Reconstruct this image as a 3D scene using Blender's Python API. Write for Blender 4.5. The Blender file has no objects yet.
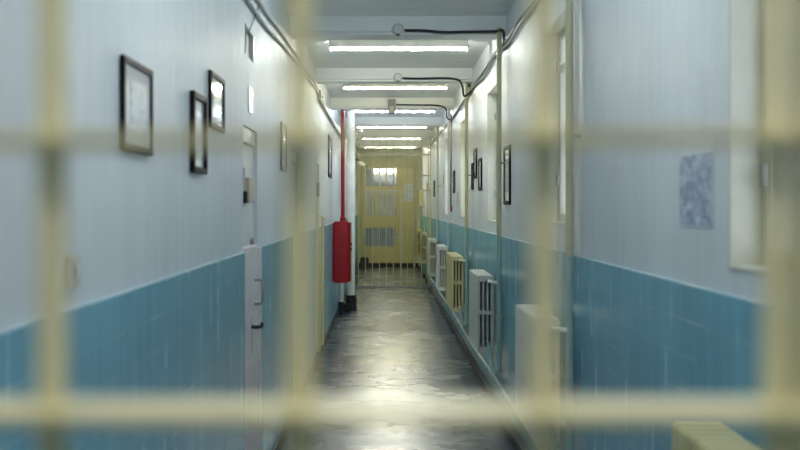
import bpy, bmesh, math, random
from mathutils import Vector, Matrix
random.seed(7)
PI = math.pi
SC = bpy.context.scene
C = SC.collection
EYE = 1.6
F = 1050.0
XL, XR = -0.727, 0.925      # wall planes
Y0, Y1 = -5.0, 27.5         # corridor ends
CEIL = EYE + 1.454
DADO = EYE - 0.238

def wp(px, py, X):
    """point on the vertical plane x = X seen at that place of the photo"""
    y = F * X / (px - 385.0)
    return Vector((X, y, EYE + (206.0 - py) * y / F))

# ---------------------------------------------------------------- materials
def S(c):
    return tuple((v / 12.92 if v <= 0.04045 else ((v + 0.055) / 1.055) ** 2.4) for v in [q / 255.0 for q in c])

class Nodes:
    def __init__(s, name):
        s.m = bpy.data.materials.new(name); s.m.use_nodes = True
        s.t = s.m.node_tree; s.b = s.t.nodes['Principled BSDF']
    def n(s, kind, **kw):
        x = s.t.nodes.new(kind)
        for k, v in kw.items():
            if k in x.inputs: x.inputs[k].default_value = v
            else: setattr(x, k, v)
        return x
    def l(s, a, b): s.t.links.new(a, b)
    def coord(s, scale=(1, 1, 1), space='Object'):
        c = s.n('ShaderNodeTexCoord'); m = s.n('ShaderNodeMapping')
        m.inputs['Scale'].default_value = scale
        if space == 'World':
            g = s.n('ShaderNodeNewGeometry'); s.l(g.outputs['Position'], m.inputs['Vector'])
        else:
            s.l(c.outputs[space], m.inputs['Vector'])
        return m.outputs['Vector']
    def noise(s, vec, scale, detail=3.0, rough=0.5):
        x = s.n('ShaderNodeTexNoise'); x.inputs['Scale'].default_value = scale
        x.inputs['Detail'].default_value = detail; x.inputs['Roughness'].default_value = rough
        s.l(vec, x.inputs['Vector']); return x.outputs['Fac']
    def ramp(s, fac, stops):
        r = s.n('ShaderNodeValToRGB'); e = r.color_ramp.elements
        e[0].position, e[0].color = stops[0][0], (*stops[0][1], 1)
        e[1].position, e[1].color = stops[-1][0], (*stops[-1][1], 1)
        for p, c in stops[1:-1]:
            q = e.new(p); q.color = (*c, 1)
        s.l(fac, r.inputs['Fac']); return r.outputs['Color']
    def mix(s, fac, a, b, mode='MIX'):
        x = s.n('ShaderNodeMix'); x.data_type = 'RGBA'; x.blend_type = mode
        for v, i in ((fac, 0), (a, 6), (b, 7)):
            if hasattr(v, 'links'): s.l(v, x.inputs[i])
            else: x.inputs[i].default_value = v if i == 0 else (*v, 1)
        return x.outputs[2]
    def math(s, op, a, b=0.0, c=0.0):
        x = s.n('ShaderNodeMath'); x.operation = op
        for v, i in ((a, 0), (b, 1), (c, 2)):
            if hasattr(v, 'links'): s.l(v, x.inputs[i])
            else: x.inputs[i].default_value = v
        return x.outputs[0]
    def bump(s, h, strength, dist=0.01, prev=None):
        b = s.n('ShaderNodeBump'); b.inputs['Strength'].default_value = strength
        b.inputs['Distance'].default_value = dist
        s.l(h, b.inputs['Height'])
        if prev: s.l(prev, b.inputs['Normal'])
        s.l(b.outputs['Normal'], s.b.inputs['Normal']); return b.outputs['Normal']

def paint(name, col, rough=0.4, var=0.06, bump=0.15, scale=8.0, metal=0.0, coat=0.0):
    k = Nodes(name); v = k.coord((1, 1, 1), 'World')
    n = k.noise(v, scale, 4)
    a = tuple(c * (1 - var) for c in col); b = tuple(min(1, c * (1 + var)) for c in col)
    k.l(k.ramp(n, [(0.3, a), (0.7, b)]), k.b.inputs['Base Color'])
    k.b.inputs['Roughness'].default_value = rough
    k.b.inputs['Metallic'].default_value = metal
    k.b.inputs['Coat Weight'].default_value = coat
    if bump: k.bump(k.noise(v, scale * 5, 3), bump, 0.004)
    return k.m

def wall_paint(name, col, rough=0.46):
    k = Nodes(name)
    v = k.coord((1, 1, 1), 'World'); vs = k.coord((9, 9, 0.9), 'World')
    streak = k.noise(vs, 1.6, 4, 0.55); blot = k.noise(v, 1.3, 4)
    c1 = k.ramp(blot, [(0.3, tuple(c * 0.94 for c in col)), (0.7, tuple(min(1, c * 1.04) for c in col))])
    c2 = k.ramp(streak, [(0.35, (0.93, 0.93, 0.93)), (0.6, (1, 1, 1))])
    base = k.mix(1.0, c1, c2, 'MULTIPLY')
    spots = k.noise(v, 14.0, 2)
    sp = k.ramp(spots, [(0.73, (0, 0, 0)), (0.78, (1, 1, 1))])
    base = k.mix(k.math('MULTIPLY', sp, 0.12), base, tuple(c * 0.55 for c in col))
    k.l(base, k.b.inputs['Base Color'])
    k.l(k.math('MULTIPLY_ADD', streak, 0.25, rough - 0.1), k.b.inputs['Roughness'])
    k.b.inputs['Specular IOR Level'].default_value = 0.25
    n1 = k.bump(streak, 0.45, 0.006)
    k.bump(k.noise(v, 5.0, 4), 0.35, 0.01, n1)
    return k.m

def tile_paint(name, col, far):
    k = Nodes(name)
    g = k.n('ShaderNodeNewGeometry'); sep = k.n('ShaderNodeSeparateXYZ'); k.l(g.outputs['Position'], sep.inputs[0])
    cmb = k.n('ShaderNodeCombineXYZ')
    k.l(sep.outputs['Y'], cmb.inputs['X'])
    k.l(k.math('SUBTRACT', DADO, sep.outputs['Z']), cmb.inputs['Y'])
    br = k.n('ShaderNodeTexBrick', offset=0.0, squash=1.0)
    br.inputs['Scale'].default_value = 1.0
    br.inputs['Brick Width'].default_value = 0.216; br.inputs['Row Height'].default_value = 0.108
    br.inputs['Mortar Size'].default_value = 0.0022; br.inputs['Mortar Smooth'].default_value = 0.6
    k.l(cmb.outputs[0], br.inputs['Vector'])
    v = k.coord((1, 1, 1), 'World'); vs = k.coord((10, 10, 1.0), 'World')
    streak = k.noise(vs, 1.5, 4); blot = k.noise(v, 2.0, 4)
    isfar = k.math('GREATER_THAN', sep.outputs['Y'], 20.6)
    base0 = k.mix(isfar, col, far)
    base = k.mix(1.0, base0, k.ramp(blot, [(0.3, (0.86, 0.88, 0.9)), (0.7, (1.08, 1.06, 1.04))]), 'MULTIPLY')
    base = k.mix(1.0, base, k.ramp(streak, [(0.3, (0.94, 0.94, 0.94)), (0.65, (1.03, 1.03, 1.03))]), 'MULTIPLY')
    chips = k.ramp(k.noise(v, 3.0, 3), [(0.5, (0, 0, 0)), (0.68, (1, 1, 1))])
    light = k.mix(1.0, chips, br.outputs['Fac'], 'MULTIPLY')
    base = k.mix(k.math('MULTIPLY', br.outputs['Fac'], 0.16), base, (0.55, 0.68, 0.72))
    base = k.mix(k.math('MULTIPLY', light, 0.6), base, (0.62, 0.72, 0.75))
    k.l(base, k.b.inputs['Base Color'])
    k.l(k.math('MULTIPLY_ADD', streak, 0.2, 0.14), k.b.inputs['Roughness'])
    n1 = k.bump(streak, 0.3, 0.006)
    n2 = k.bump(k.noise(v, 6.0, 3), 0.3, 0.008, n1)
    k.bump(k.math('MULTIPLY', br.outputs['Fac'], -1.0), 0.35, 0.003, n2)
    return k.m

def floor_mat():
    k = Nodes('worn_floor_paint')
    v = k.coord((1, 1, 1), 'World'); vx = k.coord((1.0, 1.15, 1), 'World')
    g = k.n('ShaderNodeNewGeometry'); sep = k.n('ShaderNodeSeparateXYZ'); k.l(g.outputs['Position'], sep.inputs[0])
    wob = k.math('MULTIPLY_ADD', k.noise(v, 2.5, 3), 0.04, -0.02)
    x = k.math('ADD', sep.outputs['X'], wob)
    edge = k.math('MAXIMUM', k.math('LESS_THAN', x, -0.525), k.math('GREATER_THAN', x, 0.70))
    n1 = k.noise(vx, 1.9, 4, 0.5); n2 = k.noise(vx, 7.0, 4, 0.5)
    c1 = k.ramp(n1, [(0.30, S((92, 96, 98))), (0.5, S((108, 110, 108))), (0.70, S((122, 122, 116)))])
    c1 = k.mix(1.0, c1, k.ramp(n2, [(0.28, (0.78, 0.79, 0.80)), (0.66, (1, 1, 1))]), 'MULTIPLY')
    c2 = k.ramp(n2, [(0.3, S((30, 37, 48))), (0.7, S((54, 63, 74)))])
    k.l(k.mix(edge, c1, c2), k.b.inputs['Base Color'])
    r = k.math('MULTIPLY_ADD', n1, 0.26, 0.13)
    k.l(r, k.b.inputs['Roughness'])
    h = k.noise(k.coord((1.0, 0.8, 1), 'World'), 2.6, 3, 0.45)
    a = k.bump(h, 0.35, 0.02)
    k.bump(n2, 0.12, 0.002, a)
    return k.m

def ceil_mat():
    k = Nodes('ceiling_gloss_paint')
    v = k.coord((0.8, 5.0, 1), 'World'); n = k.noise(v, 1.5, 4)
    k.l(k.ramp(n, [(0.3, S((218, 222, 222))), (0.7, S((234, 236, 232)))]), k.b.inputs['Base Color'])
    k.b.inputs['Roughness'].default_value = 0.32
    k.bump(n, 0.35, 0.012)
    return k.m

def emit(name, col, strength):
    k = Nodes(name)
    k.b.inputs['Base Color'].default_value = (0.9, 0.9, 0.9, 1)
    k.b.inputs['Emission Color'].default_value = (*col, 1)
    k.b.inputs['Emission Strength'].default_value = strength
    return k.m

def daylight_pane():
    k = Nodes('frosted_daylit_glass')
    n = k.noise(k.coord((1, 1, 1), 'World'), 4.0, 3)
    k.l(k.ramp(n, [(0.3, (0.62, 0.74, 1.0)), (0.7, (0.72, 0.83, 1.0))]), k.b.inputs['Emission Color'])
    k.b.inputs['Emission Strength'].default_value = WIN
    k.b.inputs['Roughness'].default_value = 0.3
    return k.m

def reflective_glass(name, col, ior=2.2, rough=0.05):
    k = Nodes(name)
    n = k.noise(k.coord((3, 3, 1), 'World'), 2.0, 3)
    k.l(k.ramp(n, [(0.3, tuple(c * 0.6 for c in col)), (0.7, col)]), k.b.inputs['Base Color'])
    k.b.inputs['IOR'].default_value = ior
    k.b.inputs['Roughness'].default_value = rough
    return k.m

def print_mat(name, paper, ink, scale, thr=0.5, amt=0.7, rough=0.35, soft=0.06):
    k = Nodes(name)
    v = k.coord((1, 1, 2.2), 'World')
    n = k.noise(v, scale, 5, 0.7)
    f = k.ramp(n, [(thr, (0, 0, 0)), (thr + soft, (1, 1, 1))])
    k.l(k.mix(k.math('MULTIPLY', f, amt), paper, ink), k.b.inputs['Base Color'])
    k.b.inputs['Roughness'].default_value = rough
    return k.m

WIN = 1.0
LAMP = 84.0
M = {}
M['wall'] = wall_paint('upper_wall_gloss_paint', S((216, 221, 224)))
M['wallend'] = wall_paint('cream_wall_paint', S((206, 204, 172)))
M['dado'] = tile_paint('blue_painted_tiles', S((124, 178, 198)), S((104, 180, 176)))
M['floor'] = floor_mat()
M['ceil'] = ceil_mat()
M['skirt'] = paint('black_skirting', S((14, 15, 18)), 0.5)
M['white'] = paint('white_gloss', S((222, 222, 216)), 0.3)
M['greyw'] = paint('grey_white_gloss', S((198, 200, 196)), 0.35)
M['pinkw'] = paint('door_white', S((226, 217, 215)), 0.4)
M['cream'] = paint('cream_gloss', S((208, 198, 150)), 0.35)
M['creamdoor'] = paint('cream_door_gloss', S((206, 204, 178)), 0.35)
M['ochre'] = paint('yellow_gloss', S((188, 172, 108)), 0.35)
M['enddoor'] = paint('ochre_door_gloss', S((186, 174, 118)), 0.35, 0.05)
M['bar'] = paint('cream_bar_gloss', S((216, 209, 170)), 0.35, 0.05, 0.1, 20)
M['gatebar'] = paint('dull_cream_gate_gloss', S((186, 182, 152)), 0.35)
M['black'] = paint('black_lacquer', S((18, 18, 22)), 0.3)
M['rubber'] = paint('black_rubber', S((28, 29, 31)), 0.5)
M['frameblack'] = paint('black_picture_frame', S((12, 12, 18)), 0.5)
M['frameblack'].node_tree.nodes['Principled BSDF'].inputs['Specular IOR Level'].default_value = 0.12
M['red'] = paint('red_gloss', S((152, 14, 32)), 0.3, 0.08)
M['pipe'] = paint('beige_pipe_gloss', S((186, 184, 152)), 0.35)
M['pipegreen'] = paint('pale_green_pipe_gloss', S((146, 176, 174)), 0.35)
M['steel'] = paint('dull_steel', S((150, 150, 148)), 0.4, 0.08, 0.1, 20, 0.7)
M['grey'] = paint('grey_plastic', S((120, 124, 128)), 0.4)
M['lgrey'] = paint('light_grey_conduit', S((170, 172, 166)), 0.4)
M['tan'] = paint('tan_metal', S((186, 172, 148)), 0.4)
M['box'] = paint('beige_plastic', S((206, 198, 186)), 0.35)
M['mat'] = print_mat('white_picture_mount', S((205, 212, 220)), S((170, 180, 190)), 6.0, 0.6, 0.4, 0.12)
M['mat'].node_tree.nodes['Principled BSDF'].inputs['Coat Weight'].default_value = 1.0
M['art'] = print_mat('faded_print', S((196, 204, 212)), S((150, 162, 174)), 14.0, 0.52, 0.6, 0.15)
M['notice'] = print_mat('printed_notice_paper', S((206, 214, 226)), S((104, 122, 156)), 15.0, 0.36, 0.9, 0.35, 0.22)
M['paper'] = paint('white_paper', S((222, 228, 234)), 0.5)
M['poster'] = print_mat('pale_notice_paper', S((200, 205, 205)), S((110, 125, 150)), 14.0, 0.5, 0.6)
M['glass'] = reflective_glass('dim_reflective_glass', S((150, 160, 165)), 2.3, 0.04)
M['paleglass'] = reflective_glass('pale_reflective_glass', S((196, 198, 194)), 1.9, 0.08)
M['blueglass'] = reflective_glass('blue_tinted_glass', S((150, 165, 185)), 1.8, 0.1)
M['pane'] = daylight_pane()
M['reveal'] = paint('window_reveal_gloss', S((200, 200, 186)), 0.35)
M['frame'] = paint('window_frame_gloss', S((212, 210, 190)), 0.25)
TUBE = [emit('lit_tube_%s' % n, c, LAMP * s) for n, c, s in (
    ('white', (0.98, 1.0, 0.87), 1.0), ('warm', (1.0, 0.94, 0.68), 1.0), ('cool', (0.86, 0.95, 1.0), 1.1),
    ('neutral', (1.0, 0.98, 0.82), 1.0), ('neutral2', (1.0, 0.97, 0.8), 1.0), ('yellow', (1.0, 0.96, 0.68), 1.6), ('blueish', (0.84, 0.95, 1.0), 0.75), ('faint', (0.82, 0.94, 1.0), 0.4), ('near', (1.0, 0.98, 0.88), 1.25))]

# ---------------------------------------------------------------- mesh builder
class MB:
    def __init__(s): s.bm = bmesh.new()
    def box(s, x0, x1, y0, y1, z0, z1, bev=0.0, seg=2):
        t = bmesh.new()
        bmesh.ops.create_cube(t, size=1.0)
        bmesh.ops.scale(t, vec=(x1 - x0, y1 - y0, z1 - z0), verts=t.verts)
        bmesh.ops.translate(t, vec=((x0 + x1) / 2, (y0 + y1) / 2, (z0 + z1) / 2), verts=t.verts)
        if bev: bmesh.ops.bevel(t, geom=t.edges[:], offset=bev, segments=seg, affect='EDGES', clamp_overlap=True)
        s.add(t); return s
    def add(s, t, mat=None):
        me = bpy.data.meshes.new('t')
        if mat is not None: bmesh.ops.transform(t, matrix=mat, verts=t.verts)
        t.to_mesh(me); t.free(); s.bm.from_mesh(me); bpy.data.meshes.remove(me)
    def cyl(s, a, b, r, seg=20, r2=None):
        a, b = Vector(a), Vector(b); d = b - a
        t = bmesh.new()
        bmesh.ops.create_cone(t, cap_ends=True, segments=seg, radius1=r, radius2=r if r2 is None else r2, depth=d.length)
        m = Matrix.Translation((a + b) / 2) @ d.to_track_quat('Z', 'Y').to_matrix().to_4x4()
        s.add(t, m); return s
    def sphere(s, c, r, sc=(1, 1, 1)):
        t = bmesh.new(); bmesh.ops.create_uvsphere(t, u_segments=20, v_segments=12, radius=r)
        s.add(t, Matrix.Translation(c) @ Matrix.Diagonal((*sc, 1))); return s
    def tube(s, pts, r, seg=12, smooth=0):
        p = [Vector(q) for q in pts]
        if smooth:
            q = []
            for i in range(len(p) - 1):
                a = p[max(i - 1, 0)]; b = p[i]; c = p[i + 1]; d = p[min(i + 2, len(p) - 1)]
                for k in range(smooth):
                    t = k / smooth
                    q.append(0.5 * ((2 * b) + (c - a) * t + (2 * a - 5 * b + 4 * c - d) * t * t + (3 * b - a - 3 * c + d) * t ** 3))
            q.append(p[-1]); p = q
        rings = []; up = None
        for i, c in enumerate(p):
            d = (p[min(i + 1, len(p) - 1)] - p[max(i - 1, 0)]).normalized()
            if up is None:
                up = Vector((0, 0, 1)) if abs(d.z) < 0.9 else Vector((1, 0, 0))
            u = (up - d * up.dot(d)).normalized(); w = d.cross(u); up = u
            rings.append([s.bm.verts.new(c + (u * math.cos(2 * PI * k / seg) + w * math.sin(2 * PI * k / seg)) * r) for k in range(seg)])
        for a, b in zip(rings, rings[1:]):
            for k in range(seg):
                s.bm.faces.new((a[k], a[(k + 1) % seg], b[(k + 1) % seg], b[k]))
        s.bm.faces.new(rings[0][::-1]); s.bm.faces.new(rings[-1]); return s
    def build(s, name, mat, parent=None, org=None, smooth=True):
        bmesh.ops.recalc_face_normals(s.bm, faces=s.bm.faces[:])
        if org is not None: bmesh.ops.translate(s.bm, vec=-Vector(org), verts=s.bm.verts)
        me = bpy.data.meshes.new(name); s.bm.to_mesh(me); s.bm.free()
        me.materials.append(mat)
        if smooth:
            for p in me.polygons: p.use_smooth = True
            me.set_sharp_from_angle(angle=math.radians(35))
        o = bpy.data.objects.new(name, me); C.objects.link(o)
        if parent: o.parent = parent
        elif org is not None: o.location = org
        return o

def tag(o, label=None, cat=None, group=None, kind=None):
    if label: o['label'] = label
    if cat: o['category'] = cat
    if group: o['group'] = group
    if kind: o['kind'] = kind
    return o
def empty(name, loc, label=None, cat=None, group=None, kind=None):
    o = bpy.data.objects.new(name, None); o.location = loc; o.empty_display_size = 0.1; C.objects.link(o)
    return tag(o, label, cat, group, kind)

# ---------------------------------------------------------------- the shell
def wall_with_holes(x0, x1, ya, yb, za, zb, holes):
    """slab between planes x0, x1 with rectangular holes (ya, yb, za, zb), one connected grid"""
    ys = sorted({ya, yb, *[h[0] for h in holes], *[h[1] for h in holes]})
    ys = [y for y in ys if ya <= y <= yb]
    zs = sorted({za, zb, *[min(max(h[2], za), zb) for h in holes], *[min(max(h[3], za), zb) for h in holes]})
    bm = bmesh.new(); V = {}
    def v(x, y, z):
        k = (round(x, 4), round(y, 4), round(z, 4))
        if k not in V: V[k] = bm.verts.new(k)
        return V[k]
    def solid(i, j):
        if i < 0 or j < 0 or i >= len(ys) - 1 or j >= len(zs) - 1: return False
        cy, cz = (ys[i] + ys[i + 1]) / 2, (zs[j] + zs[j + 1]) / 2
        return not any(h[0] < cy < h[1] and h[2] < cz < h[3] for h in holes)
    for i in range(len(ys) - 1):
        for j in range(len(zs) - 1):
            if not solid(i, j): continue
            a, b, c, d = ys[i], ys[i + 1], zs[j], zs[j + 1]
            for x in (x0, x1): bm.faces.new([v(x, a, c), v(x, b, c), v(x, b, d), v(x, a, d)])
            for (ok, q) in ((solid(i - 1, j), [(a, c), (a, d)]), (solid(i + 1, j), [(b, c), (b, d)]),
                            (solid(i, j - 1), [(a, c), (b, c)]), (solid(i, j + 1), [(a, d), (b, d)])):
                if not ok:
                    (p, r), (s_, t) = q
                    bm.faces.new([v(x0, p, r), v(x0, s_, t), v(x1, s_, t), v(x1, p, r)])
    m = MB(); m.bm.free(); m.bm = bm
    return m

DOORS_L = [(5.38, 5.97, 0, 2.02), (8.15, 8.75, 0, 2.04), (10.9, 11.55, 0, 2.05), (22.2, 23.0, 0, 2.1)]
VENT = (5.45, 5.83, EYE + 0.79, EYE + 0.95)
WINS = [(1.92, 2.82, 1.43, 2.62), (5.17, 6.07, 1.5, 2.61), (8.57, 9.47, 1.46, 2.62), (11.9, 12.8, 1.46, 2.62), (15.2, 16.1, 1.46, 2.62)]
DOOR_R = (22.6, 23.5, 0, 2.1)
T = 0.3
fl = tag(MB().box(XL - T, XR + T, Y0 - T, Y1 + T, -0.1, 0).build('floor', M['floor'], smooth=False), kind='structure')
ce = tag(MB().box(XL - T, XR + T, Y0 - T, Y1 + T, CEIL, CEIL + 0.1).build('ceiling', M['ceil'], smooth=False), kind='structure')
wl = tag(wall_with_holes(XL - T, XL, Y0, Y1, 0, CEIL, DOORS_L + [VENT]).build('wall_left', M['wall'], smooth=False), kind='structure')
wr = tag(wall_with_holes(XR, XR + T, Y0, Y1, 0, CEIL, WINS + [DOOR_R]).build('wall_right', M['wall'], smooth=False), kind='structure')
gapsL = [(a - 0.02, b + 0.12, 0, 3) for a, b, c, d in DOORS_L]
wall_with_holes(XL - 0.01, XL + 0.013, Y0, Y1, 0.0, DADO, gapsL).build('tile_dado', M['dado'], wl, smooth=False)
wall_with_holes(XR - 0.013, XR + 0.01, Y0, Y1, 0.0, DADO, [(DOOR_R[0], DOOR_R[1], 0, 3)]).build('tile_dado', M['dado'], wr, smooth=False)
tag(MB().box(XL - T, XR + T, Y1, Y1 + 0.2, 0, CEIL).build('wall_end', M['wallend'], smooth=False), kind='structure')
tag(MB().box(XL - T, XR + T, Y0 - 0.2, Y0, 0, CEIL).build('wall_near', M['wall'], smooth=False), kind='structure')
sk = [(Y0, 5.36), (6.09, 8.13), (8.87, 10.88), (11.67, 22.18), (23.12, Y1)]
b = MB()
for a, c in sk: b.box(XL + 0.013, XL + 0.032, a, c, 0, 0.055, 0.004, 1)
tag(b.build('baseboard_left', M['skirt']), kind='structure')
b = MB()
for a, c in ((Y0, 22.6), (23.5, Y1)): b.box(XR - 0.06, XR - 0.013, a, c, 0, 0.05, 0.004, 1)
tag(b.build('baseboard_right', M['skirt']), kind='structure')
tag(MB().box(XL + 0.04, XR - 0.04, Y1 - 0.02, Y1, 0, 0.11, 0.004, 1).build('baseboard_end', M['skirt']), kind='structure')
for i, y in enumerate((1.93, 4.98, 8.03, 11.06, 14.1, 17.15, 20.2, 23.25)):
    tag(MB().box(XL - 0.1, XR + 0.1, y, y + 0.28, CEIL - 0.14, CEIL + 0.07, 0.025, 3).build('trim_%d' % (i + 1), M['ceil']), kind='structure')

# windows of the right wall
for i, (a, b_, c, d) in enumerate(WINS):
    w = empty('window_%d' % (i + 1), (XR, (a + b_) / 2, c), kind='structure')
    o = w.location.copy()
    x0, x1 = XR + 0.08, XR + 0.13
    m = MB(); fw = 0.055
    m.box(x0, x1, a, a + fw, c, d, 0.006).box(x0, x1, b_ - fw, b_, c, d, 0.006)
    m.box(x0, x1, a + fw, b_ - fw, c, c + fw, 0.006).box(x0, x1, a + fw, b_ - fw, d - fw, d, 0.006)
    fr = m.build('window_frame', M['frame'], w, o)
    m = MB().box(XR - 0.004, x0, b_ - 0.012, b_ + 0.001, c, d, 0.003).box(XR - 0.004, x0, a - 0.001, a + 0.012, c, d, 0.003)
    m.box(XR - 0.004, x0, a + 0.012, b_ - 0.012, d - 0.012, d + 0.001, 0.003).box(XR - 0.004, x0, a + 0.012, b_ - 0.012, c - 0.001, c + 0.012, 0.003)
    m.build('window_reveal', M['reveal'], w, o)
    ym = (a + b_) / 2
    MB().box(x0 - 0.02, x0 + 0.03, ym - 0.03, ym + 0.03, c + fw, d - fw, 0.006).build('mullion', M['frame'], w, o)
    MB().box(x0 - 0.008, x0 + 0.03, a + fw, b_ - fw, c + 0.86, c + 0.9, 0.005).build('transom_bar', M['frame'], w, o)
    MB().box(x1 - 0.02, x1 - 0.01, a + fw, b_ - fw, c + fw, d - fw).build('pane', M['pane'], w, o, False)
    for z in (c + 0.25, d - 0.22):
        MB().cyl((x0 - 0.012, b_ - fw, z - 0.03), (x0 - 0.012, b_ - fw, z + 0.03), 0.009).build('hinge', M['steel'], w, o)
    m = MB().box(x0 - 0.03, x0, ym - 0.012, ym + 0.012, c + 0.5, c + 0.53, 0.004).box(x0 - 0.035, x0 - 0.022, ym - 0.01, ym + 0.01, c + 0.42, c + 0.53, 0.004)
    m.build('handle', M['steel'], w, o)

# doors of the left wall
def door_left(n, op, leafmat, uppermat=None):
    uppermat = uppermat or leafmat
    a, b_, c, d = op
    w = empty('door_%d' % n, (XL, (a + b_) / 2, 0), kind='structure'); o = w.location.copy()
    xs = XL - 0.022
    MB().box(xs - 0.04, xs, a, b_, 0.01, d - 0.09, 0.004).build('door_leaf', uppermat, w, o)
    MB().box(xs - 0.04, xs + 0.01, a, b_, d - 0.085, d, 0.004).build('door_head', uppermat, w, o)
    # lining, flush with the tiles
    m = MB().box(XL - 0.01, XL + 0.012, a - 0.02, a, 0, DADO, 0.003).box(XL - 0.01, XL + 0.012, b_, b_ + 0.12, 0, DADO, 0.003)
    m.build('door_frame', leafmat, w, o)
    return w, o, xs
w, o, xs = door_left(1, DOORS_L[0], M['pinkw'], M['white'])
hy = 5.74
MB().box(XL - 0.048, XL + 0.006, 5.39, 5.96, 0.02, DADO + 0.02, 0.006).build('door_panel', M['pinkw'], w, o)
MB().tube([(XL, hy, 1.195), (XL + 0.045, hy, 1.195), (XL + 0.056, hy, 1.184), (XL + 0.056, hy, 1.076), (XL + 0.045, hy, 1.065), (XL, hy, 1.065)], 0.007, 10).build('handle', M['steel'], w, o)
for z in (1.195, 1.065):
    MB().box(XL, XL + 0.012, hy - 0.02, hy + 0.02, z - 0.025, z + 0.025, 0.003).build('handle_plate', M['pinkw'], w, o)
MB().box(xs, xs + 0.02, 5.42, 5.49, 1.68, 1.8, 0.004).build('hinge', M['lgrey'], w, o)
lb = MB().box(xs, xs + 0.035, 5.52, 5.76, 1.62, 1.75, 0.006).build('lock_box', M['tan'], w, o)
MB().box(xs, xs + 0.038, 5.42, 5.515, 1.615, 1.675, 0.004).build('lock_bolt', M['black'], w, o)
MB().tube([(XL + 0.004, 5.66, 0.95), (XL + 0.03, 5.68, 0.945), (XL + 0.055, 5.72, 0.945), (XL + 0.06, 5.72, 0.965)], 0.011, 10).build('latch', M['black'], w, o)
MB().box(XL + 0.005, XL + 0.0075, 5.68, 5.684, 0.8, 1.0).build('keyway_slot', M['black'], w, o)
MB().cyl((XL, 5.66, 1.41), (XL + 0.02, 5.66, 1.41), 0.018).build('peephole_cover', M['steel'], w, o)
w, o, xs = door_left(2, DOORS_L[1], M['creamdoor'])
MB().tube([(XL, 8.55, 1.29), (XL + 0.05, 8.55, 1.29), (XL + 0.05, 8.55, 1.16), (XL, 8.55, 1.16)], 0.008, 10).build('handle', M['steel'], w, o)
MB().box(XL - 0.048, XL + 0.006, 8.16, 8.74, 0.02, DADO + 0.02, 0.006).build('door_panel', M['creamdoor'], w, o)
w, o, xs = door_left(3, DOORS_L[2], M['cream'])
MB().tube([(XL, 11.4, 1.5), (XL + 0.05, 11.4, 1.48), (XL + 0.05, 11.4, 0.1), (XL, 11.4, 0.08)], 0.014, 10).build('edge_bar', M['cream'], w, o)
MB().box(XL, XL + 0.03, 11.1, 11.2, 1.7, 1.85, 0.004).build('lock_box', M['steel'], w, o)
door_left(4, DOORS_L[3], M['ochre'])

# vent window high on the left wall
v_ = empty('window_6', (XL, 5.64, VENT[2]), kind='structure'); o = v_.location.copy()
a, b_, c, d = VENT
MB().box(XL - 0.03, XL - 0.02, a, b_, c, d).build('pane', M['white'], v_, o, False)
m = MB().box(XL - 0.05, XL + 0.003, b_ - 0.06, b_, c, d, 0.004).box(XL - 0.05, XL + 0.006, a, a + 0.02, c, d, 0.004)
m.box(XL - 0.05, XL + 0.006, a + 0.02, b_ - 0.03, d - 0.02, d, 0.004)
m.build('window_frame', M['lgrey'], v_, o)

# right door beyond the gate
w = empty('door_5', (XR, 23.05, 0), kind='structure'); o = w.location.copy()
MB().box(XR + 0.03, XR + 0.07, 22.6, 23.5, 0.01, 2.1, 0.004).build('door_leaf', M['ochre'], w, o)
MB().box(XR - 0.03, XR + 0.03, 22.72, 22.78, 1.0, 1.08, 0.004).build('handle', M['steel'], w, o)

# end door
w = empty('door_6', (0.08, Y1, 0), kind='structure'); o = w.location.copy()
ED = (-0.63, 0.786, 0.0, 2.65)
yd = Y1 - 0.07
panes = [(-0.52, 0.34, 2.12, 2.58), (-0.52, 0.34, 1.35, 2.02), (-0.55, 0.26, 0.55, 1.02)]
bm = wall_with_holes(0, 0.05, ED[0] + 0.05, ED[1] - 0.05, 0.11, ED[3] - 0.05, panes).bm   # built in the yz plane, turned to face the corridor
for vv in bm.verts: vv.co = Vector((vv.co.y, yd + vv.co.x, vv.co.z))
m = MB(); m.bm.free(); m.bm = bm
m.build('door_leaf', M['enddoor'], w, o, False)
m = MB().box(ED[0], ED[0] + 0.045, yd - 0.02, Y1, 0, ED[3], 0.004).box(ED[1] - 0.045, ED[1], yd - 0.02, Y1, 0, ED[3], 0.004)
m.box(ED[0] + 0.045, ED[1] - 0.045, yd - 0.02, Y1, ED[3] - 0.045, ED[3], 0.004)
m.build('door_frame', M['enddoor'], w, o)
for k, (a, b_, c, d) in enumerate(panes):
    p = MB().box(a, b_, yd + 0.02, yd + 0.03, c, d).build('pane', (M['glass'], M['paleglass'], M['blueglass'])[k], w, o, False)
    nb = 7
    if k:
        for q in range(1, nb):
            x = a + (b_ - a) * q / nb
            MB().cyl((x, yd + 0.005, c), (x, yd + 0.005, d), 0.009, 8).build('bar', M['enddoor'], w, o)
m = MB().box(ED[0] + 0.35, ED[1] - 0.05, yd - 0.012, yd, 1.06, 1.12, 0.004).box(0.3, 0.36, yd - 0.02, yd, 0.11, 2.6, 0.004)
m.box(-0.27, -0.22, yd - 0.01, yd + 0.02, 1.35, 2.02, 0.003).box(-0.22, 0.34, yd - 0.01, yd + 0.02, 1.88, 1.92, 0.003)
m.build('door_rail', M['enddoor'], w, o)
MB().tube([(0.26, yd, 1.02), (0.26, yd - 0.05, 1.02), (0.26, yd - 0.05, 0.9), (0.26, yd, 0.9)], 0.01, 8).build('handle', M['steel'], w, o)
t = MB().box(0.50, 0.73, yd - 0.004, yd - 0.001, 1.72, 2.19).build('notice', M['poster'], None, (0.62, yd - 0.002, 1.76), False)
tag(t, 'pale notice pinned to the right half of the yellow end door', 'notice')
t = MB().box(-0.64, -0.42, Y1 - 0.42, Y1 - 0.12, 0.0, 0.27, 0.02).build('waste_bin', M['rubber'], None, (-0.53, Y1 - 0.27, 0))
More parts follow.
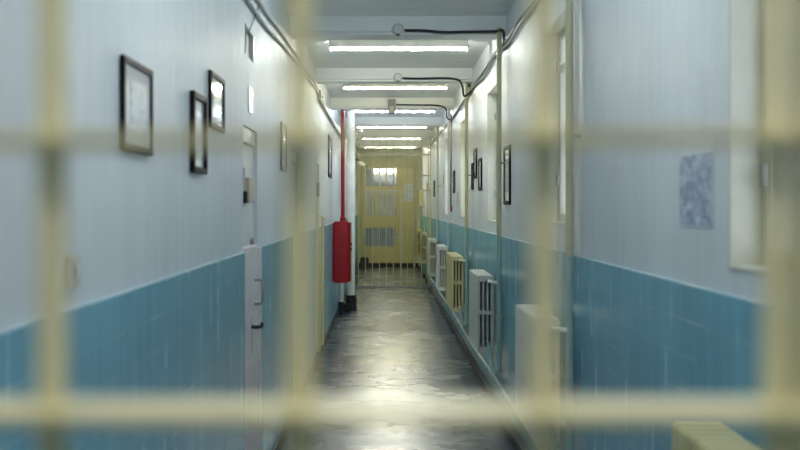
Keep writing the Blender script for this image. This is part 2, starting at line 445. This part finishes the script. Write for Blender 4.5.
tag(t, 'low black bin on the floor in the far left corner by the end door', 'bin')

# ---------------------------------------------------------------- ceiling lights
names = {9.2: 'bright white strip light, nearest one seen on the ceiling',
         12.25: 'warm white strip light on ceiling, second in line from the front',
         15.3: 'cool white strip light behind the hanging grey box',
         18.35: 'strip light just beyond the one behind the grey box',
         21.4: 'slim strip light seen close above the barred far gate top',
         24.45: 'yellowish strip light seen through the far gate bars, lowest in the row',
         3.1: 'strip light on the ceiling above the near wall notice and largest picture',
         6.15: 'strip light on the ceiling between first left door and nearest beam',
         -0.08: 'strip light on the ceiling straight above the blurred front gate'}
CHR = EYE + 1.44
def lamp(y, tube_mat, z=CHR):
    L = empty('ceiling_light', (0.12, y, z), names[y], 'ceiling light', 'fluorescent strip lights along the corridor ceiling')
    o = Vector((0, 0, 0))
    MB().box(-0.61, 0.61, -0.016, 0.016, -0.05, 0.014, 0.004).build('housing', M['white'], L)
    for s_ in (-1, 1):
        MB().box(s_ * 0.605 - 0.008, s_ * 0.605 + 0.008, -0.03, 0.03, -0.09, -0.03, 0.004).build('end_cap', M['greyw'], L)
    MB().cyl((-0.596, 0, -0.065), (0.596, 0, -0.065), 0.011, 24).build('tube', tube_mat, L)
for i, y in enumerate((9.2, 12.25, 15.3, 18.35, 21.4, 24.45)): lamp(y, TUBE[i])
lamp(-0.08, TUBE[8]); lamp(3.1, TUBE[6]); lamp(6.15, TUBE[7])
# thin supply conduits beside lamps
for y, k in ((12.25, 'pale conduit across the ceiling beside the warm second strip light'),):
    t = MB().tube([(XR, y - 0.03, CEIL - 0.012), (0.74, y - 0.03, CEIL - 0.012)], 0.01, 8).build('conduit', M['greyw'])
    tag(t, k, 'conduit')

# ---------------------------------------------------------------- detectors, ceiling cables
def detector(x, y, z, lab):
    d = empty('smoke_detector', (x, y, z), lab, 'smoke detector', 'detectors on the beam faces')
    MB().cyl((0, 0, 0), (0, -0.02, 0), 0.05, 28).build('base', M['greyw'], d)
    cv = MB().cyl((0, -0.02, 0), (0, -0.05, 0), 0.046, 28, 0.034).build('cover', M['greyw'], d)
    MB().cyl((0, -0.03, -0.046), (0, -0.03, -0.034), 0.014, 12).build('cable_gland', M['rubber'], cv)
detector(0.1, 8.03, EYE + 1.345, 'round grey detector on the nearest beam with a black cable')
detector(0.137, 11.06, EYE + 1.352, 'small round detector on the second beam above the warm light')
t = empty('junction_box', (0.09, 14.1, EYE + 1.23), 'square grey box hanging in front of the cool strip light', 'junction box')
MB().box(-0.05, 0.05, -0.08, -0.005, 0, 0.2, 0.006).build('housing', M['grey'], t)
MB().box(-0.03, 0.03, -0.085, -0.08, 0.03, 0.1, 0.002).build('cover_plate', M['lgrey'], t)
yb = 8.03 - 0.016
c = MB().tube([(0.15, yb, EYE + 1.34), (0.3, yb, EYE + 1.338), (0.45, yb, EYE + 1.325), (0.6, yb, EYE + 1.328), (0.83, yb - 0.01, EYE + 1.33), (0.9, yb - 0.02, EYE + 1.33), (0.905, yb, EYE + 1.2)], 0.011, 8, 5).build('cable', M['rubber'])
tag(c, 'black cable across the nearest ceiling beam to the beige pipe', 'cable', 'cables across the ceiling')
yb = 11.06 - 0.014
c = MB().tube([(0.185, yb, EYE + 1.345), (0.35, yb, EYE + 1.34), (0.6, yb, EYE + 1.345), (0.76, yb, EYE + 1.33), (0.81, yb, EYE + 1.27), (0.83, yb - 0.05, EYE + 1.15), (0.9, yb - 0.08, EYE + 1.2)], 0.011, 8, 5).build('cable', M['rubber'])
tag(c, 'black cable across the second beam, drooping in a loop at the right', 'cable', 'cables across the ceiling')
yb = 14.1 - 0.012
c = MB().tube([(0.145, yb, EYE + 1.36), (0.4, yb, EYE + 1.355), (0.7, yb, EYE + 1.35), (0.82, yb, EYE + 1.3), (0.83, yb - 0.03, EYE + 1.18), (0.9, yb - 0.05, EYE + 1.15)], 0.01, 8, 5).build('cable', M['rubber'])
tag(c, 'thin dark cable from the hanging grey box to the right wall', 'cable', 'cables across the ceiling')

# cable runs along the right wall
def poly(px, X): return [wp(a, b, X) for a, b in px]
run = poly([(560, -34), (536, 0), (520, 20), (510, 36), (500, 48), (494, 55), (486, 69), (480, 77), (474, 84), (468, 95), (460, 107), (452, 119), (446, 126), (436, 138), (430, 146)], 0.908)
t = MB().tube(run, 0.012, 8, 4).build('cable', M['rubber'], None, run[2])
tag(t, 'long black cable sagging along the top of the right wall', 'cable')
run2 = [p + Vector((-0.004, 0, -0.032 + 0.012 * math.sin(i * 1.7))) for i, p in enumerate(run[:11])]
t = MB().tube(run2, 0.011, 8, 4).build('cable', M['grey'], None, run2[2])
tag(t, 'grey cable running just under the black one on the right wall', 'cable')
t = empty('junction_box', (XR, 11.35, EYE + 1.33), 'white box high on the right wall beside the second beige pipe', 'junction box')
MB().box(-0.045, 0, -0.09, 0.09, -0.07, 0.09, 0.006).build('housing', M['white'], t)
MB().cyl((-0.022, -0.1, -0.04), (-0.022, -0.07, -0.04), 0.016, 10).build('cable_gland', M['rubber'], t)

# conduits along the left wall
A = poly([(232, -26), (248, 0), (264, 24), (275, 37), (286, 49), (296, 62), (308, 78), (316, 89), (319, 97)], -0.712)
B = poly([(240, -28), (258, 0), (269, 17), (280, 31), (290, 46), (300, 61), (309, 75), (316, 85), (320, 97)], -0.712)
t = MB().tube(A, 0.011, 10, 3).build('conduit', M['lgrey'], None, A[1])
tag(t, 'lower grey conduit sloping along the top of the left wall', 'conduit', 'conduits along the left wall')
t = MB().tube(B, 0.011, 10, 3).build('conduit', M['lgrey'], None, B[1])
tag(t, 'upper grey conduit nearer the ceiling on the left wall', 'conduit', 'conduits along the left wall')
Cc = poly([(319, 98), (324, 107), (329, 116), (334, 125), (338, 132), (345, 143)], -0.703)
t = MB().tube(Cc, 0.02, 10, 3).build('conduit', M['lgrey'], None, Cc[0])
tag(t, 'grey conduit on the left wall between the clamp box and the red pipe', 'conduit')
p = wp(318, 98, XL)
t = empty('junction_box', p, 'small grey clamp box joining conduits on the left wall', 'junction box')
MB().box(0, 0.045, -0.18, 0.18, -0.035, 0.07, 0.008).build('housing', M['lgrey'], t)
MB().cyl((0.045, 0, 0.01), (0.052, 0, 0.01), 0.012, 10).build('screw', M['steel'], t)
W_ = poly([(262, -6), (258, 8), (252, 24), (249, 33)], -0.716)
t = MB().tube(W_, 0.004, 6, 3).build('wire', M['grey'], None, W_[0])
tag(t, 'thin wire hanging from the conduits into the small vent window', 'wire')
# knot of loose cable beyond the white pipe
t = empty('cable_bundle', (-0.53, 18.6, EYE + 1.33), 'tangled loops of pale cable high on left beyond the white pipe', 'cable bundle')
for k, (mt, r) in enumerate((('grey', 0.1), ('white', 0.12), ('lgrey', 0.08), ('grey', 0.13))):
    cx, cy, cz = [(-0.02, 0, 0.08), (0.0, 0.03, -0.02), (0.03, -0.04, 0.03), (0.05, 0.05, -0.14)][k]
    pts = []
    for q in range(25):
        a = q / 24 * 2 * PI * 1.4
        rr = r * (0.8 + 0.25 * math.sin(a * 2.3 + k))
        pts.append((cx + rr * math.cos(a + k), cy + 0.08 * math.sin(a * 1.7 + k), cz + rr * math.sin(a + k) * 1.1))
    MB().tube(pts, 0.014, 6, 3).build('cable_loop', M[mt], t)
MB().box(XL + 0.53, 0.02, -0.02, 0.02, 0.1, 0.124, 0.003).build('bracket', M['steel'], t)

# ---------------------------------------------------------------- heating: risers, radiators, low pipe
PX = 0.87
risers = [(4.95, CEIL, 'pipe', 'thick beige vertical pipe nearest on the right wall, running floor to ceiling'),
          (8.01, EYE + 1.36, 'pipe', 'beige vertical pipe on right wall between lone black picture and white radiator'),
          (11.2, EYE + 1.39, 'pipe', 'beige vertical pipe on right wall just past the three small pictures'),
          (14.3, CEIL, 'white', 'white vertical pipe on right wall beside the red call point cable'),
          (17.4, CEIL, 'pipe', 'thin beige vertical pipe on the right wall just before the far gate')]
RAD = {4.95: 5.08, 8.01: 8.18, 11.2: 11.32, 14.3: 14.42, 17.4: 17.5}
XF = 0.722; DEP = 0.125; RH = 0.6; RB = 0.455
for y, top, mt, lab in risers:
    r = empty('heating_pipe', (PX, y, 0.3), lab, 'pipe', 'vertical heating pipes on the right wall')
    R_ = 0.019
    yn = RAD[y]
    xh = XF + 0.09
    MB().cyl((0, 0, DADO - 0.3), (0, 0, top - 0.3), R_, 16).build('upper_pipe', M[mt], r)
    dz = 0.07
    MB().tube([(0, 0, DADO - 0.3), (0, 0, 0.12), (0, 0.004, 0.06), (-0.02, 0.03, 0.03), (-0.045, 0.07, 0.06), (xh - PX, yn - y - 0.01, RB + 0.045 - 0.3), (xh - PX, yn - y + 0.01, RB + 0.06 - 0.3)], R_, 14, 4).build('lower_pipe', M['pipegreen'], r)
    MB().tube([(0, 0, RB + RH - 0.045 - 0.3), (-0.02, 0.0, RB + RH - 0.04 - 0.3), (xh - PX, (yn - y) * 0.35, RB + RH - 0.04 - 0.3), (xh - PX, yn - y + 0.01, RB + RH - 0.04 - 0.3)], 0.012, 12, 3).build('branch_pipe', M['white'], r)
    for z in (1.93, 0.75):
        MB().cyl((0, 0, z - 0.3), (XR - PX - (0.013 if z < DADO else 0), 0, z - 0.3), 0.008, 8).build('bracket', M['steel'], r)
        MB().cyl((0, 0, z - 0.315), (0, 0, z - 0.285), R_ + 0.004, 16).build('pipe_clip', M[mt] if z > DADO else M['pipegreen'], r)
t = MB().tube([(XR - 0.018, 4.96, CEIL), (XR - 0.018, 4.96, DADO + 0.01)], 0.011, 10).build('conduit', M['white'], None, (XR - 0.018, 4.96, DADO))
tag(t, 'slim white vertical conduit right beside the thickest beige pipe', 'conduit')
pts = [(PX, 1.2, 0.21)] + [(PX + 0.012 + 0.006 * math.sin(y), y, 0.215 + 0.004 * math.sin(y * 2.1)) for y in (3, 5, 7, 9, 11, 13, 15, 17, 19)] + [(PX, 20.3, 0.21)]
hp = empty('heating_pipe', (PX, 3.0, 0), 'long horizontal pipe just above the floor under the radiators', 'pipe')
MB().tube(pts, 0.012, 12, 4).build('pipe', M['greyw'], hp, (PX, 3.0, 0))
for y in (2.9, 5.95, 9.2, 12.6, 15.3, 18.6):
    MB().box(PX, XR - 0.014, y - 0.01, y + 0.01, 0.185, 0.2, 0.003).build('pipe_support', M['greyw'], hp, (PX, 3.0, 0))

def section_mesh(name, mat):
    xs_ = [0.0, 0.019, 0.037, 0.052, 0.070, 0.085, 0.103, DEP]     # column, slot, column, slot, column, slot, column
    zs_ = [0.0, 0.045, 0.30, 0.325, 0.555, RH]
    bm = bmesh.new(); V = {}
    def v(x, y, z):
        k = (x, y, z)
        if k not in V: V[k] = bm.verts.new(k)
        return V[k]
    th = 0.047
    def solid(i, j):
        if i < 0 or j < 0 or i > 6 or j > 4: return False
        return not (i in (1, 3, 5) and j in (1, 3))
    for i in range(7):
        for j in range(5):
            if not solid(i, j): continue
            a, b_, c, d = xs_[i], xs_[i + 1], zs_[j], zs_[j + 1]
            for y in (0.0, th): bm.faces.new([v(a, y, c), v(b_, y, c), v(b_, y, d), v(a, y, d)])
            for ok, (p, q) in ((solid(i - 1, j), ((a, c), (a, d))), (solid(i + 1, j), ((b_, c), (b_, d))), (solid(i, j - 1), ((a, c), (b_, c))), (solid(i, j + 1), ((a, d), (b_, d)))):
                if not ok: bm.faces.new([v(p[0], 0.0, p[1]), v(q[0], 0.0, q[1]), v(q[0], th, q[1]), v(p[0], th, p[1])])
    bmesh.ops.recalc_face_normals(bm, faces=bm.faces[:])
    ed = [e for e in bm.edges if len(e.link_faces) == 2 and e.calc_face_angle(0) > 0.5]
    bmesh.ops.bevel(bm, geom=ed, offset=0.005, segments=2, affect='EDGES', clamp_overlap=True)
    me = bpy.data.meshes.new(name); bm.to_mesh(me); bm.free(); me.materials.append(mat)
    for p in me.polygons: p.use_smooth = True
    me.set_sharp_from_angle(angle=math.radians(50))
    return me
def radiator(y0, length, mat, lab):
    r = empty('radiator', (XF, y0, RB), lab, 'radiator', 'wall radiators down the right side')
    n = max(3, int(round(length / 0.05)))
    me = section_mesh('section', mat)
    for k in range(n):
        o = bpy.data.objects.new('section', me); C.objects.link(o); o.parent = r; o.location = (0, k * 0.05, 0)
    MB().cyl((0.09, -0.012, 0.045), (0.09, 0.01, 0.045), 0.022, 6).build('plug', mat, r)
    MB().cyl((0.09, -0.02, RH - 0.04), (0.09, 0.01, RH - 0.04), 0.022, 6).build('valve', mat, r)
    for yy in (0.2, n * 0.05 - 0.2):
        MB().box(DEP - 0.01, XR - 0.0145 - XF, yy - 0.012, yy + 0.012, 0.04, 0.06, 0.002).build('wall_bracket', mat, r)
    return r
radiator(1.80, 0.85, M['cream'], 'cream radiator at the bottom right edge, nearest to the camera')
radiator(5.08, 0.75, M['white'], 'white radiator half hidden behind the front bars on the right')
radiator(8.18, 0.85, M['greyw'], 'pale grey radiator with dark slots beside the beige pipe')
radiator(11.32, 1.15, M['cream'], 'cream yellow radiator between the pale grey one and the white ones')
radiator(14.15, 0.8, M['white'], 'white radiator just behind the cream yellow one')
radiator(17.1, 0.8, M['creamdoor'], 'off-white radiator nearest before the far gate')
radiator(20.9, 0.6, M['cream'], 'small cream radiator just beyond the far gate')
radiator(23.6, 0.6, M['ochre'], 'ochre radiator farthest down the corridor by the end wall')

# ---------------------------------------------------------------- red cabinet, red pipe, white drain pipe
cab = empty('fire_hose_cabinet', (XL + 0.013, 14.5, 0.55), 'tall red metal cabinet on the left wall under the red pipe', 'cabinet')
MB().box(0.002, 0.225, -0.2, 0.28, 0, 0.84, 0.02, 3).build('body', M['red'], cab)
dr = MB().box(0.222, 0.243, -0.19, 0.27, 0.01, 0.83, 0.01, 3).build('door', M['red'], cab)
for z in (0.44, 0.51):
    MB().box(0.243, 0.262, -0.17, -0.13, z, z + 0.035, 0.004).build('latch', M['black'], dr)
rp = empty('riser_pipe', (-0.585, 14.55, 1.39), 'bright red vertical pipe rising from the red cabinet to the ceiling', 'pipe')
MB().cyl((0, 0, 0.0), (0, 0, CEIL - 1.39), 0.027, 20).build('pipe', M['red'], rp)
MB().cyl((0, 0, 0.0), (0, 0, 0.05), 0.04, 20).build('coupling', M['red'], rp)
wp_ = empty('riser_pipe', (-0.66, 15.8, 0), 'thin white pipe seen below the red cabinet, left of the thick white pipe', 'pipe')
MB().cyl((0, 0, 0), (0, 0, 1.2), 0.034, 20).build('pipe', M['white'], wp_)
MB().cyl((0, 0, 0), (0, 0, 0.16), 0.042, 20).build('collar', M['rubber'], wp_)
dp = empty('drain_pipe', (-0.52, 16.05, 0), 'thick white vertical pipe in a black boot beside the red cabinet', 'pipe')
MB().cyl((0, 0, 0.15), (0, 0, CEIL), 0.062, 24).build('pipe', M['white'], dp)
MB().cyl((0, 0, 0.17), (0, 0, 0.24), 0.078, 24).build('collar', M['rubber'], dp)
m = MB().box(-0.12, 0.09, -0.1, 0.1, 0, 0.12, 0.015).cyl((0, 0, 0.11), (0, 0, 0.18), 0.085, 24)
m.build('boot', M['rubber'], dp)
MB().tube([(-0.1, 0, 0.08), (-0.13, 0, 0.1), (-0.18, 0.0, 0.06)], 0.03, 10, 3).build('elbow', M['rubber'], dp)

# ---------------------------------------------------------------- the far gate
GY = 20.53
g = empty('barred_gate', (0.1, GY, 0), 'cream barred security gate across the far end of the corridor', 'gate')
o = Vector((0.1, GY, 0))
k = 0
x = XL + 0.07
while x < XR - 0.04:
    if abs(x - 0.31) > 0.03:
        MB().cyl((x, GY, 0.03), (x, GY, CEIL - 0.01), 0.0088, 8).build('vertical_bar', M['gatebar'], g, o)
    x += 0.137
for z, hgt, a, b_ in ((0.004, 0.026, XL + 0.013, XR - 0.013), (1.885, 0.035, XL + 0.013, XR - 0.013), (2.59, 0.035, XL, XR), (2.18, 0.03, 0.66, XR), (CEIL - 0.05, 0.04, XL, XR)):
    MB().box(a, b_, GY - 0.02, GY - 0.0, z, z + hgt, 0.003).build('rail', M['gatebar'] if z > 0.1 else M['grey'], g, o)
MB().box(0.295, 0.325, GY - 0.025, GY + 0.01, 0.03, 1.9, 0.003).build('closing_stile', M['gatebar'], g, o)
MB().box(0.13, 0.34, GY - 0.045, GY - 0.02, 1.03, 1.06, 0.004).build('bolt', M['steel'], g, o)
MB().box(0.27, 0.35, GY - 0.05, GY - 0.025, 0.97, 1.1, 0.006).build('lock_case', M['gatebar'], g, o)
for xx in (XL + 0.03, XR - 0.035):
    MB().box(xx - 0.015, xx + 0.015, GY - 0.025, GY + 0.015, 0.0, CEIL, 0.003).build('post', M['gatebar'], g, o)

# security camera past the gate
cm = empty('security_camera', (XL, 26.0, EYE + 1.12), 'small camera on a dark bracket high beside the yellow end door', 'camera')
MB().tube([(0, 0, 0.02), (0.08, 0, 0.02), (0.14, 0, -0.05)], 0.02, 8, 3).build('bracket', M['black'], cm)
MB().cyl((0.1, 0.0, -0.04), (0.26, -0.12, -0.14), 0.045, 16).build('body', M['white'], cm)
MB().cyl((0.26, -0.12, -0.14), (0.268, -0.127, -0.145), 0.034, 16).build('lens', M['black'], cm)
MB().box(-0.0, 0.012, -0.05, 0.05, -0.04, 0.08, 0.003).build('wall_plate', M['black'], cm)

# ---------------------------------------------------------------- pictures
def picture(side, y0, y1, z0, z1, lab, bw=0.02, fm='frameblack', inner='mat', th=0.015, grp='framed pictures on the walls'):
    X = XL if side < 0 else XR
    s_ = 1 if side < 0 else -1
    e = empty('picture_frame', (X, (y0 + y1) / 2, z0), lab, 'picture', grp)
    o = e.location.copy()
    def bx(m, t0, t1, a, b_, c, d, bev=0.0):
        xs = sorted((X + s_ * t0, X + s_ * t1)); return m.box(xs[0], xs[1], a, b_, c, d, bev)
    m = MB()
    bx(m, 0.001, th, y0, y0 + bw, z0, z1, 0.002); bx(m, 0.001, th, y1 - bw, y1, z0, z1, 0.002)
    bx(m, 0.001, th, y0 + bw, y1 - bw, z0, z0 + bw, 0.002); bx(m, 0.001, th, y0 + bw, y1 - bw, z1 - bw, z1, 0.002)
    m.build('frame', M[fm], e, o)
    bx(MB(), 0.002, 0.009, y0 + bw, y1 - bw, z0 + bw, z1 - bw).build('mount', M[inner], e, o, False)
    dy, dz = (y1 - y0) * 0.24, (z1 - z0) * 0.22
    bx(MB(), 0.0092, 0.0102, y0 + dy, y1 - dy, z0 + dz, z1 - dz).build('print', M['art'], e, o, False)
    return e
picture(-1, 2.87, 3.23, EYE + 0.152, EYE + 0.415, 'black-framed picture with white mount, largest and nearest on the left wall')
picture(-1, 3.90, 4.19, EYE + 0.125, EYE + 0.43, 'black-framed picture on left wall, lower of the close pair', 0.024, th=0.02)
picture(-1, 4.31, 4.68, EYE + 0.325, EYE + 0.56, 'black-framed picture on left wall, hung higher of the close pair', 0.022)
picture(-1, 7.27, 7.62, EYE + 0.25, EYE + 0.585, 'dim framed picture on the left wall behind the front bar', 0.03, 'grey', 'tan')
picture(-1, 13.4, 14.1, EYE + 0.37, EYE + 0.91, 'tall dark picture on the left wall just before the red pipe', 0.05, 'frameblack', 'grey')
picture(1, 7.70, 8.08, EYE + 0.01, EYE + 0.45, 'lone black-framed picture between two beige pipes on the right wall', 0.03)
picture(1, 9.98, 10.27, EYE + 0.15, EYE + 0.46, 'black-framed picture on the right wall, nearest of the cluster of three', 0.03)
picture(1, 10.52, 10.82, EYE + 0.28, EYE + 0.58, 'black-framed picture on the right wall, highest of the cluster of three', 0.03)
picture(1, 10.93, 11.12, EYE + 0.17, EYE + 0.45, 'black-framed picture on the right wall, farthest of the cluster of three', 0.03)
picture(1, 13.8, 14.1, EYE + 0.17, EYE + 0.47, 'black-framed picture on right wall above the red call point', 0.03)
picture(1, 16.25, 16.6, EYE + 0.28, EYE + 0.56, 'pale grey-green framed picture on the right wall past the call point', 0.03, 'pipe', 'pipe')
picture(1, 19.35, 19.75, EYE + 0.17, EYE + 0.47, 'small dark picture on the right wall just before the gate', 0.04)

# small wall fittings
t = empty('wall_plaque', (XL, 5.65, EYE + 0.5), 'small bright white plaque above the first left door', 'sign')
MB().box(0.001, 0.006, -0.08, 0.09, 0, 0.137, 0.001).build('plate', M['white'], t)
t = empty('light_switch', (XL, 2.42, 1.41), 'beige switch box on left wall just above the blue tiles', 'switch')
MB().box(0.001, 0.016, -0.035, 0.04, 0, 0.078, 0.005).build('housing', M['box'], t)
MB().box(0.016, 0.02, -0.015, 0.015, 0.025, 0.055, 0.003).build('rocker', M['white'], t)
t = empty('fire_call_point', (XR, 14.5, 1.52), 'small red fire call point at the end of a black cable', 'fire alarm')
MB().box(-0.04, -0.001, -0.05, 0.05, 0, 0.09, 0.006).build('housing', M['red'], t)
MB().box(-0.044, -0.04, -0.03, 0.03, 0.03, 0.07, 0.002).build('glass_plate', M['white'], t)
MB().box(-0.012, -0.001, -0.05, 0.05, -0.09, -0.01, 0.002).build('label_plate', M['white'], t)
t = MB().tube([(XR - 0.015, 14.42, CEIL - 0.2), (XR - 0.015, 14.45, 2.3), (XR - 0.015, 14.5, 1.9), (XR - 0.015, 14.5, 1.6)], 0.009, 8, 4).build('cable', M['rubber'], None, (XR - 0.015, 14.5, 1.6))
tag(t, 'black vertical cable dropping down the right wall to the red call point', 'cable')
t = empty('wall_plaque', (XR, 13.32, EYE), 'narrow grey plate on right wall under the picture by the call point', 'sign')
MB().box(-0.01, -0.001, -0.07, 0.07, 0.0, 0.18, 0.003).build('plate', M['lgrey'], t)
t = empty('electrical_box', (XR, 25.6, EYE), 'yellow box on right wall between far gate and end door', 'electrical box')
MB().box(-0.1, -0.001, -0.25, 0.25, 0, 0.36, 0.006).build('housing', M['enddoor'], t)
MB().box(-0.012, -0.1 + 0.09, 0.0, 0.02, 0.36, 1.2, 0.002).build('conduit', M['cream'], t)
t = empty('notice', (XR, 3.12, EYE - 0.063), 'blurred blue-grey printed notice taped to the near right wall', 'notice')
MB().box(-0.003, -0.001, -0.165, 0.165, 0, 0.255).build('paper_sheet', M['paper'], t, None, False)
MB().box(-0.0042, -0.0032, -0.155, 0.16, 0.006, 0.215).build('printed_area', M['notice'], t, None, False)

# ---------------------------------------------------------------- the near gate, out of focus
NY = 0.5
g = empty('barred_gate', (-0.1, NY, 0), 'large blurred cream grid gate filling the foreground', 'gate')
o = Vector((-0.1, NY, 0))
gx = lambda px: (px - 385) / F * NY
vx = [gx(52), gx(300), gx(544), gx(777)]
vx = [vx[0] - 0.36, vx[0] - 0.24, vx[0] - 0.12] + vx
for x in vx: MB().cyl((x, NY, 0.08), (x, NY, 2.3), 0.0066, 20).build('vertical_bar', M['bar'], g, o)
zt, zb_ = EYE + (206 - 143) / F * NY, EYE + (206 - 411) / F * NY
st = zt - zb_
zz = [zb_ + st * k for k in range(-11, 7)]
for z in zz:
    sl = 0.006 if abs(z - zt) < 0.01 else 0.0
    t_ = bmesh.new(); bmesh.ops.create_cube(t_, size=1)
    bmesh.ops.scale(t_, vec=(0.87, 0.036, 0.0055), verts=t_.verts)
    bmesh.ops.bevel(t_, geom=t_.edges[:], offset=0.0015, segments=2, affect='EDGES')
    m = MB(); m.add(t_, Matrix.Translation((-0.226, NY, z)) @ Matrix.Rotation(-sl, 4, 'Y'))
    m.build('flat_bar', M['bar'], g, o)
MB().box(gx(800) + 0.003, gx(800) + 0.04, NY - 0.02, NY + 0.02, 0.02, 2.34, 0.003).build('stile', M['bar'], g, o)
MB().box(XL + 0.03, XL + 0.07, NY - 0.02, NY + 0.02, 0.02, 2.34, 0.003).build('stile', M['bar'], g, o)
MB().box(XL + 0.07, gx(800) + 0.003, NY - 0.02, NY + 0.02, 2.3, 2.34, 0.003).build('rail', M['bar'], g, o)
MB().box(XL + 0.07, gx(800) + 0.003, NY - 0.02, NY + 0.02, 0.04, 0.08, 0.003).build('rail', M['bar'], g, o)

# ---------------------------------------------------------------- camera, world, view
cam = bpy.data.cameras.new('camera'); co = bpy.data.objects.new('camera', cam); C.objects.link(co)
co.location = (0, 0, EYE); co.rotation_euler = (PI / 2, 0, 0)
cam.sensor_width = 36; cam.lens = F * 36 / 800
cam.shift_x = 15 / 800; cam.shift_y = -19 / 800
cam.clip_start = 0.02
cam.dof.use_dof = True; cam.dof.focus_distance = 11.0; cam.dof.aperture_fstop = 2.9
SC.camera = co
w = bpy.data.worlds.new('world'); SC.world = w; w.use_nodes = True
w.node_tree.nodes['Background'].inputs[0].default_value = (0.6, 0.75, 1, 1)
w.node_tree.nodes['Background'].inputs[1].default_value = 0.3
SC.view_settings.view_transform = 'Standard'; SC.view_settings.look = 'None'
SC.view_settings.gamma = 1.0; SC.view_settings.exposure = 0.62
try:
    SC.view_settings.use_curve_mapping = False
except Exception: pass
SC.cycles.use_denoising = True
SC.cycles.max_bounces = 10; SC.cycles.diffuse_bounces = 8; SC.cycles.glossy_bounces = 5
SC.cycles.sample_clamp_indirect = 6.0
